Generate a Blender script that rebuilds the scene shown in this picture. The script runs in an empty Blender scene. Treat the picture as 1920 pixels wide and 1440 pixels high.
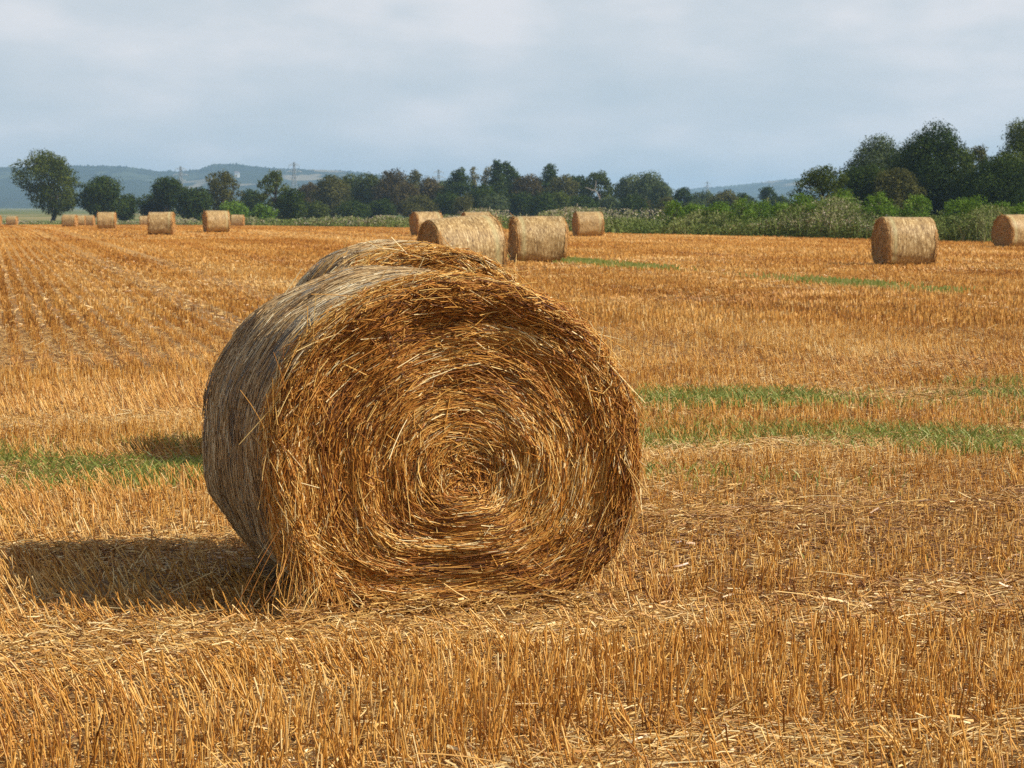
import bpy, math
import numpy as np
from math import radians as R_, sin, cos, pi

S = bpy.context.scene
COL = S.collection
FPX = 4430.0            # focal length in pixels of the 1920 wide photograph
HC = 1.56               # eye height
PITCH = math.atan(333 / FPX)
YH = 387.0

# ------------------------------------------------------------------ helpers
def G(y):
    """ground level: flat, then falling away gently beyond 150 m"""
    y = np.asarray(y, float)
    t = np.clip(y - 150, 0, 250)
    return -0.0058 * t * np.clip(t / 30, 0, 1) ** .5

def gx(px, d):
    return (px - 960) / FPX * d

class MB:
    """collects quads, becomes ONE mesh object"""
    def __init__(self):
        self.v, self.f, self.r, self.c, self.n = [], [], [], [], 0
    def add(self, v, f, r, c=None):
        v = np.asarray(v, float).reshape(-1, 3)
        self.v.append(v); self.f.append(np.asarray(f, np.int64).reshape(-1, 4) + self.n)
        self.r.append(np.broadcast_to(np.asarray(r, float), (len(v),)))
        self.c.append(np.zeros((len(v), 3)) if c is None else np.asarray(c, float).reshape(-1, 3))
        self.n += len(v)
    def build(self, name, mat, parent=None, smooth=True):
        v = np.concatenate(self.v); f = np.concatenate(self.f)
        me = bpy.data.meshes.new(name)
        me.vertices.add(len(v)); me.vertices.foreach_set('co', v.astype(np.float32).ravel())
        me.loops.add(f.size); me.loops.foreach_set('vertex_index', f.astype(np.int32).ravel())
        me.polygons.add(len(f))
        me.polygons.foreach_set('loop_start', np.arange(0, f.size, 4, dtype=np.int32))
        me.polygons.foreach_set('use_smooth', np.full(len(f), smooth))
        me.update(calc_edges=True)
        a = me.attributes.new('rnd', 'FLOAT', 'POINT'); a.data.foreach_set('value', np.concatenate(self.r).astype(np.float32))
        a = me.attributes.new('cyl', 'FLOAT_VECTOR', 'POINT'); a.data.foreach_set('vector', np.concatenate(self.c).astype(np.float32).ravel())
        me.materials.append(mat)
        o = bpy.data.objects.new(name, me); COL.objects.link(o)
        if parent: o.parent = parent
        return o

def norm(a):
    return a / np.maximum(np.linalg.norm(a, axis=-1, keepdims=True), 1e-9)

def tubes(mb, P, rad, rnd, sides=3, ref=None, rng=None, c=None):
    """P (n,k,3) centre lines, rad scalar/(n,)/(n,k)"""
    P = np.asarray(P, float); n, k, _ = P.shape
    rad = np.asarray(rad, float)
    if rad.ndim == 0: rad = np.full((n, k), float(rad))
    elif rad.ndim == 1: rad = np.repeat(rad[:, None], k, 1)
    T = norm(np.gradient(P, axis=1))
    if ref is None:
        ref = (rng or np.random.default_rng(1)).normal(size=(n, 1, 3))
    N = norm(np.cross(T, np.broadcast_to(ref, T.shape))); B = np.cross(T, N)
    a = np.arange(sides) * 2 * pi / sides
    V = P[:, :, None] + rad[:, :, None, None] * (np.cos(a)[:, None] * N[:, :, None] + np.sin(a)[:, None] * B[:, :, None])
    idx = np.arange(n * k * sides).reshape(n, k, sides)
    if sides == 2:
        F = np.stack([idx[:, :-1, 0], idx[:, :-1, 1], idx[:, 1:, 1], idx[:, 1:, 0]], -1)
    else:
        nx = np.roll(idx, -1, 2)
        F = np.stack([idx[:, :-1], nx[:, :-1], nx[:, 1:], idx[:, 1:]], -1)
    rn = np.broadcast_to(np.asarray(rnd, float).reshape(-1, 1, 1), (n, k, sides)).ravel()
    mb.add(V, F, rn, None if c is None else np.repeat(np.asarray(c).reshape(n * k, 3), sides, 0))

def grid(mb, V, rnd=.5, c=None, wrap=False):
    V = np.asarray(V, float); a, b, _ = V.shape
    i = np.arange(a * b).reshape(a, b)
    j = np.concatenate([i, i[:, :1]], 1) if wrap else i
    F = np.stack([j[:-1, :-1], j[:-1, 1:], j[1:, 1:], j[1:, :-1]], -1)
    mb.add(V, F, rnd, c)

def box(mb, lo, hi, rnd=.5):
    x0, y0, z0 = lo; x1, y1, z1 = hi
    v = [(x0,y0,z0),(x1,y0,z0),(x1,y1,z0),(x0,y1,z0),(x0,y0,z1),(x1,y0,z1),(x1,y1,z1),(x0,y1,z1)]
    mb.add(v, [(0,3,2,1),(4,5,6,7),(0,1,5,4),(1,2,6,5),(2,3,7,6),(3,0,4,7)], rnd)

def bars(mb, segs, rad, sides=4, rnd=.5):
    tubes(mb, np.array(segs, float), rad, np.full(len(segs), rnd), sides, ref=np.array([.31, .77, .55]))

class Noise:
    def __init__(self, seed, n=24, scale=1.0, dim=3):
        r = np.random.default_rng(seed)
        self.k = r.normal(size=(n, dim)) * scale; self.p = r.uniform(0, 2 * pi, n); self.n = n
    def __call__(self, *xs):
        x = np.stack(np.broadcast_arrays(*xs), -1)
        return np.sin(x @ self.k.T + self.p).sum(-1) / math.sqrt(self.n / 2)

def tag(o, label=None, cat=None, group=None, kind=None):
    for k, v in (('label', label), ('category', cat), ('group', group), ('kind', kind)):
        if v: o[k] = v
    return o

def empty(name, loc=(0, 0, 0), rz=0.0):
    o = bpy.data.objects.new(name, None); COL.objects.link(o)
    o.location = loc; o.rotation_euler = (0, 0, rz); o.empty_display_size = .3
    return o

def dup(root):
    c = root.copy(); COL.objects.link(c)
    for ch in list(root.children):
        d = ch.copy(); COL.objects.link(d); d.parent = c
    return c

# ------------------------------------------------------------------ materials
class Mat:
    def __init__(self, name):
        self.m = bpy.data.materials.new(name); self.m.use_nodes = True
        self.t = self.m.node_tree; self.t.nodes.clear()
        self.out = self.n('ShaderNodeOutputMaterial')
    def n(self, kind, **kw):
        x = self.t.nodes.new(kind)
        for k, v in kw.items():
            if isinstance(k, str) and hasattr(x, k): setattr(x, k, v)
        return x
    def link(self, a, b): self.t.links.new(a, b)
    def attr(self, name): return self.n('ShaderNodeAttribute', attribute_name=name)
    def ramp(self, fac, stops, interp='LINEAR'):
        r = self.n('ShaderNodeValToRGB'); e = r.color_ramp; e.interpolation = interp
        while len(e.elements) < len(stops): e.elements.new(.5)
        for el, (p, c) in zip(e.elements, stops):
            el.position = p; el.color = (*c, 1) if len(c) == 3 else c
        self.link(fac, r.inputs[0]); return r.outputs[0]
    def mix(self, fac, a, b, mode='MIX'):
        x = self.n('ShaderNodeMix', data_type='RGBA', blend_type=mode)
        for s, v in ((0, fac), (6, a), (7, b)):
            if isinstance(v, (int, float)): x.inputs[s].default_value = v
            elif isinstance(v, tuple): x.inputs[s].default_value = (*v, 1)
            else: self.link(v, x.inputs[s])
        return x.outputs[2]
    def math(self, op, a, b=0.0, clamp=False):
        x = self.n('ShaderNodeMath', operation=op); x.use_clamp = clamp
        for s, v in ((0, a), (1, b)):
            if isinstance(v, (int, float)): x.inputs[s].default_value = v
            else: self.link(v, x.inputs[s])
        return x.outputs[0]
    def mapping(self, vec, scale=(1, 1, 1), rot=(0, 0, 0), loc=(0, 0, 0)):
        x = self.n('ShaderNodeMapping'); self.link(vec, x.inputs[0])
        x.inputs[1].default_value = loc; x.inputs[2].default_value = rot; x.inputs[3].default_value = scale
        return x.outputs[0]
    def noise(self, vec, scale=1.0, detail=3, rough=.55):
        x = self.n('ShaderNodeTexNoise'); self.link(vec, x.inputs['Vector'])
        x.inputs['Scale'].default_value = scale; x.inputs['Detail'].default_value = detail; x.inputs['Roughness'].default_value = rough
        return x.outputs[0]
    def principled(self, col, rough=.6, spec=.3, bump=None, bstr=.5, bdist=.01):
        p = self.n('ShaderNodeBsdfPrincipled')
        if isinstance(col, tuple): p.inputs['Base Color'].default_value = (*col, 1)
        else: self.link(col, p.inputs['Base Color'])
        p.inputs['Roughness'].default_value = rough; p.inputs['Specular IOR Level'].default_value = spec
        if bump is not None:
            b = self.n('ShaderNodeBump'); b.inputs['Strength'].default_value = bstr; b.inputs['Distance'].default_value = bdist
            self.link(bump, b.inputs['Height']); self.link(b.outputs[0], p.inputs['Normal'])
        self.p = p
        return p.outputs[0]
    def done(self, sh): self.link(sh, self.out.inputs[0]); return self.m

def straw_mat(name, stops, rough=.5, spec=.35):
    m = Mat(name); a = m.attr('rnd')
    return m.done(m.principled(m.ramp(a.outputs['Fac'], stops), rough, spec))

M = {}
M['stubble'] = straw_mat('stubble_straw', [(0, (.18,.060,.008)), (.3, (.49,.205,.028)), (.65, (.72,.395,.092)), (1, (.88,.66,.31))])
M['litter'] = straw_mat('straw_litter', [(0, (.17,.065,.013)), (.35, (.45,.215,.048)), (.7, (.72,.445,.135)), (1, (.90,.70,.35))], .4, .45)
M['bale_straw'] = straw_mat('bale_straw', [(0, (.10,.028,.003)), (.3, (.39,.140,.017)), (.65, (.63,.315,.058)), (.9, (.80,.54,.18)), (1, (.90,.72,.38))], .55, .3)
M['side_straw'] = straw_mat('netted_straw', [(0, (.11,.05,.016)), (.4, (.42,.255,.10)), (.75, (.66,.465,.225)), (1, (.89,.77,.50))], .5, .4)
M['thread'] = straw_mat('net_thread', [(0, (.36,.34,.28)), (1, (.52,.51,.45))], .35, .5)
M['shoots'] = straw_mat('green_shoots', [(0, (.10,.135,.018)), (.55, (.25,.295,.05)), (1, (.47,.45,.15))], .5, .3)
M['bark'] = straw_mat('bark', [(0, (.05,.04,.03)), (1, (.14,.11,.08))], .8, .1)
M['dead_wood'] = straw_mat('dead_wood', [(0, (.26,.21,.17)), (1, (.38,.33,.28))], .7, .1)
M['steel'] = straw_mat('galvanised_steel', [(0, (.22,.24,.25)), (1, (.30,.32,.33))], .5, .5)
M['white_wall'] = straw_mat('white_render', [(0, (.78,.77,.73)), (1, (.80,.79,.75))], .7, .2)
M['slate'] = straw_mat('slate_roof', [(0, (.16,.13,.12)), (1, (.2,.17,.16))], .6, .3)

def leaf_mat(name, a, b, c):
    m = Mat(name); at = m.attr('rnd')
    col = m.ramp(at.outputs['Fac'], [(0, a), (.6, b), (1, c)])
    d = m.principled(col, .8, .04)
    t = m.n('ShaderNodeBsdfTranslucent'); m.link(col, t.inputs[0])
    x = m.n('ShaderNodeMixShader'); x.inputs[0].default_value = .25
    m.link(d, x.inputs[1]); m.link(t.outputs[0], x.inputs[2])
    return m.done(x.outputs[0])
M['leaf_oak'] = leaf_mat('oak_leaves', (.042,.060,.009), (.088,.112,.018), (.16,.175,.036))
M['leaf_dark'] = leaf_mat('dark_leaves', (.020,.038,.006), (.046,.074,.012), (.105,.132,.026))
M['leaf_olive'] = leaf_mat('olive_leaves', (.055,.058,.014), (.110,.108,.028), (.19,.175,.055))
M['leaf_brown'] = leaf_mat('brownish_leaves', (.060,.048,.018), (.108,.086,.033), (.17,.14,.06))
M['leaf_bright'] = leaf_mat('bright_leaves', (.065,.12,.014), (.13,.22,.028), (.25,.35,.07))
M['leaf_pale'] = leaf_mat('pale_leaves', (.13,.125,.055), (.22,.205,.10), (.31,.29,.15))
M['leaf_grey'] = leaf_mat('grey_green_leaves', (.050,.072,.026), (.095,.125,.048), (.16,.185,.085))
M['weed'] = straw_mat('rough_grass', [(0, (.055,.090,.013)), (.45, (.175,.215,.040)), (.6, (.25,.24,.10)), (.78, (.38,.31,.19)), (1, (.55,.46,.37))], .6, .2)

# field surface -------------------------------------------------------
HEAD_ = 21.5
FANG = R_(12.5)           # drill rows run this far left of the view axis
def field_mat():
    m = Mat('stubble_ground')
    g = m.n('ShaderNodeNewGeometry').outputs['Position']
    r = m.mapping(g, rot=(0, 0, -FANG))
    fine = m.noise(m.mapping(r, (28, 28, 28)), 1, 5, .7)
    mid = m.noise(m.mapping(r, (1.2, .25, 1)), 1, 4, .6)
    swath = m.noise(m.mapping(r, (.8, .010, 1)), 1, 4, .6)
    soil = m.ramp(fine, [(.3, (.075,.045,.024)), (.5, (.185,.118,.066)), (.68, (.42,.27,.12))])
    straw = m.ramp(fine, [(.25, (.37,.165,.028)), (.5, (.56,.285,.062)), (.75, (.71,.43,.14))])
    sep = m.n('ShaderNodeSeparateXYZ'); m.link(g, sep.inputs[0])
    far = m.n('ShaderNodeMapRange'); m.link(sep.outputs[1], far.inputs[0])
    far.inputs[1].default_value = 25; far.inputs[2].default_value = 120
    f = m.math('ADD', m.math('MULTIPLY', far.outputs[0], .62), m.math('MULTIPLY', mid, .45), True)
    rs = m.n('ShaderNodeSeparateXYZ'); m.link(m.mapping(g, rot=(0, 0, -FANG)), rs.inputs[0])
    saw = m.math('ABSOLUTE', m.math('SUBTRACT', m.math('FRACT', m.math('DIVIDE', rs.outputs[0], .27)), .5))
    gap = m.math('MULTIPLY', m.math('SUBTRACT', saw, .22), 8.0, True)
    gap2 = m.n('ShaderNodeMapRange'); m.link(rs.outputs[1], gap2.inputs[0]); gap2.inputs[1].default_value = HEAD_; gap2.inputs[2].default_value = HEAD_ + 1
    keep = m.math('SUBTRACT', 1.0, m.math('MULTIPLY', gap, m.math('MULTIPLY', gap2.outputs[0], .28)))
    f = m.math('MULTIPLY', f, keep)
    col = m.mix(f, soil, straw)
    tone = m.ramp(swath, [(.35, (.70,.66,.60)), (.5, (1,1,1)), (.65, (1.15,1.2,1.3))])
    col = m.mix(.9, col, tone, 'MULTIPLY')
    tone2 = m.ramp(mid, [(.3, (.85,.83,.8)), (.7, (1.1,1.1,1.1))])
    col = m.mix(.8, col, tone2, 'MULTIPLY')
    return m.done(m.principled(col, .8, .1, fine, .6, .03))
M['field'] = field_mat()

def land_mat():
    m = Mat('meadow_land'); g = m.n('ShaderNodeNewGeometry').outputs['Position']
    a = m.noise(m.mapping(g, (.01, .004, .01)), 1, 4, .6); b = m.noise(g, 1.5, 4, .6)
    c1 = m.ramp(a, [(.35, (.06,.09,.025)), (.5, (.11,.14,.04)), (.6, (.26,.22,.10)), (.75, (.36,.28,.13))])
    c2 = m.ramp(b, [(.3, (.7,.7,.7)), (.7, (1.15,1.15,1.1))])
    return m.done(m.principled(m.mix(1.0, c1, c2, 'MULTIPLY'), .9, .05))
M['land'] = land_mat()

def hill_mat():
    m = Mat('hill_cover'); g = m.n('ShaderNodeNewGeometry').outputs['Position']
    v = m.n('ShaderNodeTexVoronoi'); m.link(m.mapping(g, (.0048, .0011, .016)), v.inputs['Vector']); v.inputs['Scale'].default_value = 1
    sep = m.n('ShaderNodeSeparateColor'); m.link(v.outputs['Color'], sep.inputs[0])
    fld = m.ramp(sep.outputs[0], [(0, (.018,.030,.014)), (.52, (.022,.036,.016)), (.56, (.06,.08,.04)), (.78, (.075,.09,.045)), (.84, (.22,.19,.12)), (1, (.19,.165,.10))], 'CONSTANT')
    w = m.noise(m.mapping(g, (.011, .004, .03)), 1, 4, .6)
    wood = m.ramp(w, [(.44, (0,0,0)), (.5, (1,1,1))])
    t = m.noise(m.mapping(g, (.05, .05, .05)), 1, 3, .6)
    wc = m.ramp(t, [(.35, (.012,.022,.008)), (.65, (.036,.052,.02))])
    sp = m.n('ShaderNodeSeparateXYZ'); m.link(g, sp.inputs[0])
    return m.done(m.principled(m.mix(wood, fld, wc), .9, .05))
M['hill'] = hill_mat()

def side_mat():
    m = Mat('bale_side'); c = m.attr('cyl').outputs['Vector']
    oi = m.n('ShaderNodeObjectInfo')
    off = m.n('ShaderNodeVectorMath', operation='ADD'); m.link(c, off.inputs[0])
    cmb = m.n('ShaderNodeCombineXYZ'); m.link(m.math('MULTIPLY', oi.outputs['Random'], 37.0), cmb.inputs[2]); m.link(cmb.outputs[0], off.inputs[1])
    v = off.outputs[0]
    st = m.noise(m.mapping(v, (5, 34, 1)), 1, 5, .72)
    sp = m.noise(m.mapping(v, (14, 24, 1)), 1, 4, .75)
    big = m.noise(m.mapping(v, (1.6, 3.5, 1)), 1, 3, .5)
    mixv = m.math('ADD', m.math('MULTIPLY', st, .5), m.math('MULTIPLY', sp, .5))
    col = m.ramp(mixv, [(.38, (.10,.05,.015)), (.46, (.31,.19,.068)), (.54, (.50,.335,.135)), (.63, (.90,.74,.42))])
    col = m.mix(.7, col, m.ramp(big, [(.3, (.72,.70,.68)), (.7, (1.12,1.1,1.06))]), 'MULTIPLY')
    s = m.n('ShaderNodeSeparateXYZ'); m.link(c, s.inputs[0])
    # pale green selvedge of the net near one end, and the stitched threads
    e = m.math('ABSOLUTE', m.math('SUBTRACT', s.outputs[1], -.50))
    band = m.math('SUBTRACT', 1.0, m.math('MULTIPLY', e, 12.0), True)
    col = m.mix(m.math('MULTIPLY', band, .42), col, (.52,.50,.24))
    th = m.math('ABSOLUTE', m.math('SINE', m.math('MULTIPLY', s.outputs[1], 62.0)))
    col = m.mix(m.math('MULTIPLY', m.math('POWER', th, 8.0), .18), col, (.16,.11,.07))
    return m.done(m.principled(col, .55, .3, mixv, .8, .02))
M['bale_side'] = side_mat()

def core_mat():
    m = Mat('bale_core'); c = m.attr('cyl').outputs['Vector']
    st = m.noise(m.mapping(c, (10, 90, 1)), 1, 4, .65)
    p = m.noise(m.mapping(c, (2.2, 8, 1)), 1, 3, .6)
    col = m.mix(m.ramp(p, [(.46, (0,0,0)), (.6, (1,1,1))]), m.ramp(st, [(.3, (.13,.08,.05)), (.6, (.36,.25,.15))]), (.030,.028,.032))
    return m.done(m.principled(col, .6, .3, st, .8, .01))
M['bale_core'] = core_mat()

def end_mat():
    m = Mat('bale_end'); c = m.attr('cyl').outputs['Vector']
    st = m.noise(m.mapping(c, (5, 80, 1)), 1, 5, .65)
    big = m.noise(m.mapping(c, (2.0, 7, 1)), 1, 3, .6)
    col = m.ramp(st, [(.32, (.20,.09,.026)), (.5, (.50,.27,.085)), (.68, (.76,.50,.20))])
    col = m.mix(.7, col, m.ramp(big, [(.3, (.7,.68,.66)), (.7, (1.15,1.12,1.1))]), 'MULTIPLY')
    return m.done(m.principled(col, .6, .25, st, .9, .02))
M['bale_end'] = end_mat()

# ------------------------------------------------------------------ bales
def make_bale(seed, a, b, L, nface, nrear, nside, nloose, rad, near, skirt=0, over=.035):
    rng = np.random.default_rng(seed)
    nz = Noise(seed + 5, 30, 6.0); nzb = Noise(seed + 6, 20, 2.5); nzf = Noise(seed + 8, 30, 22)
    def outl(ph):
        c, s = np.cos(ph), np.sin(ph)
        n = np.where(s < 0, 2.0 + .85 * np.clip(-s * 3, 0, 1), 2.0)
        return np.sign(c) * a * np.abs(c) ** (2 / n), np.sign(s) * b * np.abs(s) ** (2 / n)
    # +phi measured from +X ; seam put at the bottom
    off = (.02, -.13)
    Rm = (a + b) / 2
    def side_pt(ph, y, dr=0.0):
        x, z = outl(ph)
        k = 1 + .010 * nz(np.cos(ph), np.sin(ph), y) + .012 * nzb(np.cos(ph), np.sin(ph), y) - .012 * np.clip(np.abs(y) / (L / 2) - .85, 0, 1) / .15 + dr / Rm
        return np.stack(np.broadcast_arrays(x * k, y, z * k + b), -1)
    def face(t, ph, sgn):
        w = ph + sgn * 1.0
        lip = (.016 if sgn < 0 or not near else .015) * np.exp(-((t - .93) / .085) ** 2) * (1 + .35 * nzb(np.cos(w) * 1.5, np.sin(w) * 1.5, sgn * 2.0))
        spiral = .007 * np.sin(t * 34 + ph * 1.0 + 1.2 * nzb(np.cos(w), np.sin(w), t)) * np.clip(t * 3, 0, 1) * np.clip((.95 - t) * 8, 0, 1)
        dim = -.05 * np.exp(-(t / .16) ** 2)
        d2 = .012 * nz(np.cos(w) * t, np.sin(w) * t, sgn * 3.0) + .045 * (1 - t) ** 1.5
        edge = -.06 * np.clip((t - .97) / .03, 0, 1.5)
        return lip + spiral + dim + d2 + edge
    def cap_pt(t, ph, sgn, up=0.0):
        x, z = outl(ph)
        e = 1 + (.014 if sgn < 0 else .004) * np.exp(-((t - 1) / .06) ** 2)
        e = e * (.955 if near and sgn > 0 else 1)
        X = off[0] * (1 - t) + x * t * e; Z = off[1] * (1 - t) + z * t * e + b
        return np.stack(np.broadcast_arrays(X, sgn * (L / 2 - (.06 if near and sgn > 0 else 0) + face(t, ph, sgn) + up), Z), -1)
    root = empty('straw_bale')
    # side
    nu, nv = (160, 40) if near else (96, 20)
    ph = -pi / 2 + np.linspace(0, 2 * pi, nu + 1); y = np.linspace(-L / 2, L / 2, nv)
    PH, Y = np.meshgrid(ph, y, indexing='ij')
    mb = MB(); grid(mb, side_pt(PH, Y, -.012 if near else 0)[:, ::-1], .5, np.stack([PH * Rm, Y, 0 * Y], -1)[:, ::-1])
    if nside:
        n = nside
        p0 = rng.uniform(-pi / 2, 1.5 * pi, n); y0 = rng.uniform(-L / 2 - .01, L / 2 + .01, n)
        ln = rng.gamma(2.5, .026, n) + .02; k = 4; j = np.linspace(-.5, .5, k)
        dev = rng.normal(0, .22, n); dev[rng.random(n) < .15] *= 4
        Pp = p0[:, None] + (ln * np.cos(dev) / Rm)[:, None] * j
        Yp = y0[:, None] + (ln * np.sin(dev))[:, None] * j
        dr = rng.uniform(-.008, .011, n)[:, None] + rng.normal(0, .004, n)[:, None] * j
        keep = (Noise(seed + 9, 24, 1)(p0 * 7, y0 * 42, 0 * y0) < .85)
        P = side_pt(Pp, Yp, dr)[keep]
        rv = np.clip(rng.normal(.5, .23, n) + .10 * Noise(seed + 11, 20, 1)(p0 * 4, y0 * 12, 0 * y0), 0, 1)[keep]
        ms = MB(); tubes(ms, P, rng.uniform(.5, 1.25, n)[keep] * rad, rv, 3, rng=rng)
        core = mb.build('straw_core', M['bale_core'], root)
        ms.build('rolled_straw', M['side_straw'], root)
        # net: knitted threads running round the roll with zigzag ties
        mn = MB(); m_ = 120
        pp = np.linspace(-pi / 2, 1.5 * pi, m_); ys = np.linspace(-L / 2 + .03, L / 2 - .03, 48)
        A, B_ = np.meshgrid(ys, pp, indexing='ij')
        tubes(mn, side_pt(B_, A + .002 * np.sin(B_ * 40 + A * 90), .006), .0007, rng.random(len(ys)), 3, rng=rng)
        m2 = 420; p2 = np.linspace(-pi / 2, 1.5 * pi, m2); zig = (np.arange(m2) % 2)
        A, B_ = np.meshgrid(ys[:-1], p2, indexing='ij')
        tubes(mn, side_pt(B_, A + zig * (ys[1] - ys[0]), .005), .0005, rng.random(len(ys) - 1), 3, rng=rng)
        mn.build('net_wrap', M['thread'], root)
    else:
        mb.build('net_wrap', M['bale_side'], root)
    # ends
    for sgn, nf in ((-1, nface), (1, nrear)):
        mc = MB(); nt, np_ = (56, 200) if (near and sgn < 0) else (26, 96)
        t = np.linspace(0, 1.0, nt); ph = -pi / 2 + np.linspace(0, 2 * pi, np_ + 1)
        Tt, PH = np.meshgrid(t, ph, indexing='ij')
        V = cap_pt(Tt, PH, sgn, -.012 if near else 0)
        if sgn < 0: pass
        grid(mc, V if sgn < 0 else V[:, ::-1], .3, (np.stack([PH * Rm * Tt.clip(.15), Tt * Rm, 0 * Tt], -1) if sgn < 0 else np.stack([PH * Rm * Tt.clip(.15), Tt * Rm, 0 * Tt], -1)[:, ::-1]))
        n = nf; k = 5; j = np.linspace(-.5, .5, k)
        t0 = np.sqrt(rng.uniform(.0006, 1.0, n)); rim = rng.random(n) < .27
        t0[rim] = rng.uniform(.84, 1.02, rim.sum())
        p0 = rng.uniform(0, 2 * pi, n)
        ln = np.clip(rng.gamma(3.2, .045, n) + .03, .03, .45); ln = np.minimum(ln, .05 + t0 * .6)
        dev = rng.normal(0, .14, n) + np.where(rim, rng.normal(0, .22, n), 0) + rng.normal(0, .5, n) * (t0 < .2)
        wild = rng.random(n) < .05; dev[wild] += rng.normal(0, .9, wild.sum())
        dp = ln * np.cos(dev) / (Rm * np.maximum(t0, .09)); dt = ln * np.sin(dev) / Rm
        Pp = p0[:, None] + dp[:, None] * j; Tp = np.abs(t0[:, None] + dt[:, None] * j + (.02 * (j * 2) ** 2) * np.clip(rng.normal(0, 1, n), -1, 1)[:, None])
        up = rng.uniform(-.014, .012, n)[:, None] + (rng.normal(0, .013, n) * (1 + 1.2 * rim) * np.where(wild, 2, 1))[:, None] * j
        P = cap_pt(np.minimum(Tp, 1.045 if sgn < 0 or not near else .97), Pp, sgn, up)
        patch = Noise(seed + 21, 24, 1)(np.cos(p0) * t0 * 5, np.sin(p0) * t0 * 5, t0 * 14)
        rv = np.clip(rng.normal(.44, .28, n) + .12 * patch - .05 * rim, 0, 1)
        r_ = rng.uniform(.5, 1.5, n) * rad * np.where(rng.random(n) < .08, 1.4, 1)
        tubes(mc, P, r_, rv, 3, rng=rng)
        if near:      # chaff and broken bits matted into the face
            m_ = nf // 3; t0 = np.sqrt(rng.uniform(.001, 1, m_)); p0 = rng.uniform(0, 2 * pi, m_)
            bpt = cap_pt(t0, p0, sgn, rng.uniform(-.006, .012, m_)); dd = norm(np.stack([-np.sin(p0), 0 * p0, np.cos(p0)], -1) + rng.normal(0, .55, (m_, 3)) * np.array([1, .5, 1]))
            P = bpt[:, None] + dd[:, None] * (rng.uniform(.008, .045, m_)[:, None] * np.linspace(-.5, .5, 3))[..., None]
            P[:, 1] += rng.normal(0, .003, (m_, 3))
            tubes(mc, P, rng.uniform(.6, 1.8, m_) * rad, np.clip(rng.normal(.5, .28, m_), 0, 1), 2, ref=np.stack([rng.normal(0, .5, m_), np.ones(m_) * .5, rng.normal(0, .5, m_)], -1)[:, None])
        if near and sgn < 0:      # straw from the rim lying loose over the edge of the net
            m_ = nloose * 3; p0 = rng.uniform(-.5, pi + .6, m_); y0 = -L / 2 + rng.gamma(1.3, over, m_)
            dv = rng.normal(0, .55, m_); ln = rng.gamma(3, .035, m_) + .03; j2 = np.linspace(-.5, .5, 4)
            P = side_pt(p0[:, None] + (ln * np.cos(dv) / Rm)[:, None] * j2, y0[:, None] + (ln * np.sin(dv))[:, None] * j2, .010 + rng.uniform(0, .016, m_)[:, None] + rng.normal(0, .016, m_)[:, None] * j2)
            tubes(mc, P, rng.uniform(.6, 1.3, m_) * rad, np.clip(rng.normal(.6, .24, m_), 0, 1), 3, rng=rng)
        # loose straws sticking out of the rim and the face
        nl = nloose if sgn < 0 else nloose // 8
        if nl:
            t0 = np.where(rng.random(nl) < .75, rng.uniform(.82, 1.03, nl), rng.uniform(.2, .85, nl)); p0 = rng.uniform(-.25, pi + .5, nl)
            p0 = np.where(rng.random(nl) < .3, rng.uniform(0, 2 * pi, nl), p0)
            base = cap_pt(t0, p0, sgn, 0)
            tan = np.stack([-np.sin(p0), 0 * p0, np.cos(p0)], -1) * rng.choice([-1, 1], nl)[:, None]
            out = np.stack([np.cos(p0), 0 * p0, np.sin(p0)], -1) * np.abs(rng.normal(0, .42, nl))[:, None] * np.where(t0 > .8, 1, -.4)[:, None]
            d = norm(tan + out + np.stack([0 * p0, sgn * np.abs(rng.normal(.15, .28, nl)), rng.normal(0, .15, nl)], -1))
            ln = np.minimum(rng.gamma(3, .04, nl) + .04, .24); s_ = np.linspace(0, 1, 5)
            bend = norm(rng.normal(size=(nl, 3)) + np.array([0, 0, -1.2]))
            P = base[:, None] + d[:, None] * (ln[:, None] * s_)[..., None] + bend[:, None] * (ln[:, None] * .22 * rng.random((nl, 1)) * s_ ** 2)[..., None]
            tubes(mc, P, rng.uniform(.6, 1.25, nl) * rad, np.clip(rng.normal(.72, .2, nl), 0, 1), 3, rng=rng)
        if sgn < 0 and skirt:
            n = skirt; q = rng.random(n)
            p0 = np.where(q < .6, rng.normal(pi * 1.24, .16, n), rng.uniform(pi * 1.1, pi * 1.95, n)); t0 = rng.uniform(.9, 1.04, n)
            base = cap_pt(t0, p0, sgn, .0) + np.stack([0 * p0, rng.uniform(-.05, .07, n), 0 * p0], -1)
            end = base + np.stack([rng.normal(-.02, .09, n), rng.normal(-.04, .06, n), -rng.uniform(.12, .42, n)], -1)
            end[:, 2] = np.maximum(end[:, 2], .01)
            s_ = np.linspace(0, 1, 5)[:, None]
            P = base[:, None] * (1 - s_) + end[:, None] * s_ + rng.normal(0, .02, (n, 1, 3)) * np.sin(s_ * pi)
            tubes(mc, P, rng.uniform(.7, 1.3, n) * rad, np.clip(rng.normal(.55, .22, n), 0, 1), 3, rng=rng)
        mc.build('straw_end', M['bale_straw' if near else 'bale_end'], root)
    return root

BG = 'round straw bales left on the stubble field'
def put(o, px, d, rz, label, sink=.03, tilt=0.0, X=None):
    o.location = (gx(px, d) if X is None else X, d, float(G(d)) - sink)
    o.rotation_euler = (R_(tilt), 0, R_(rz))
    return tag(o, label, 'straw bale', BG)

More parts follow.
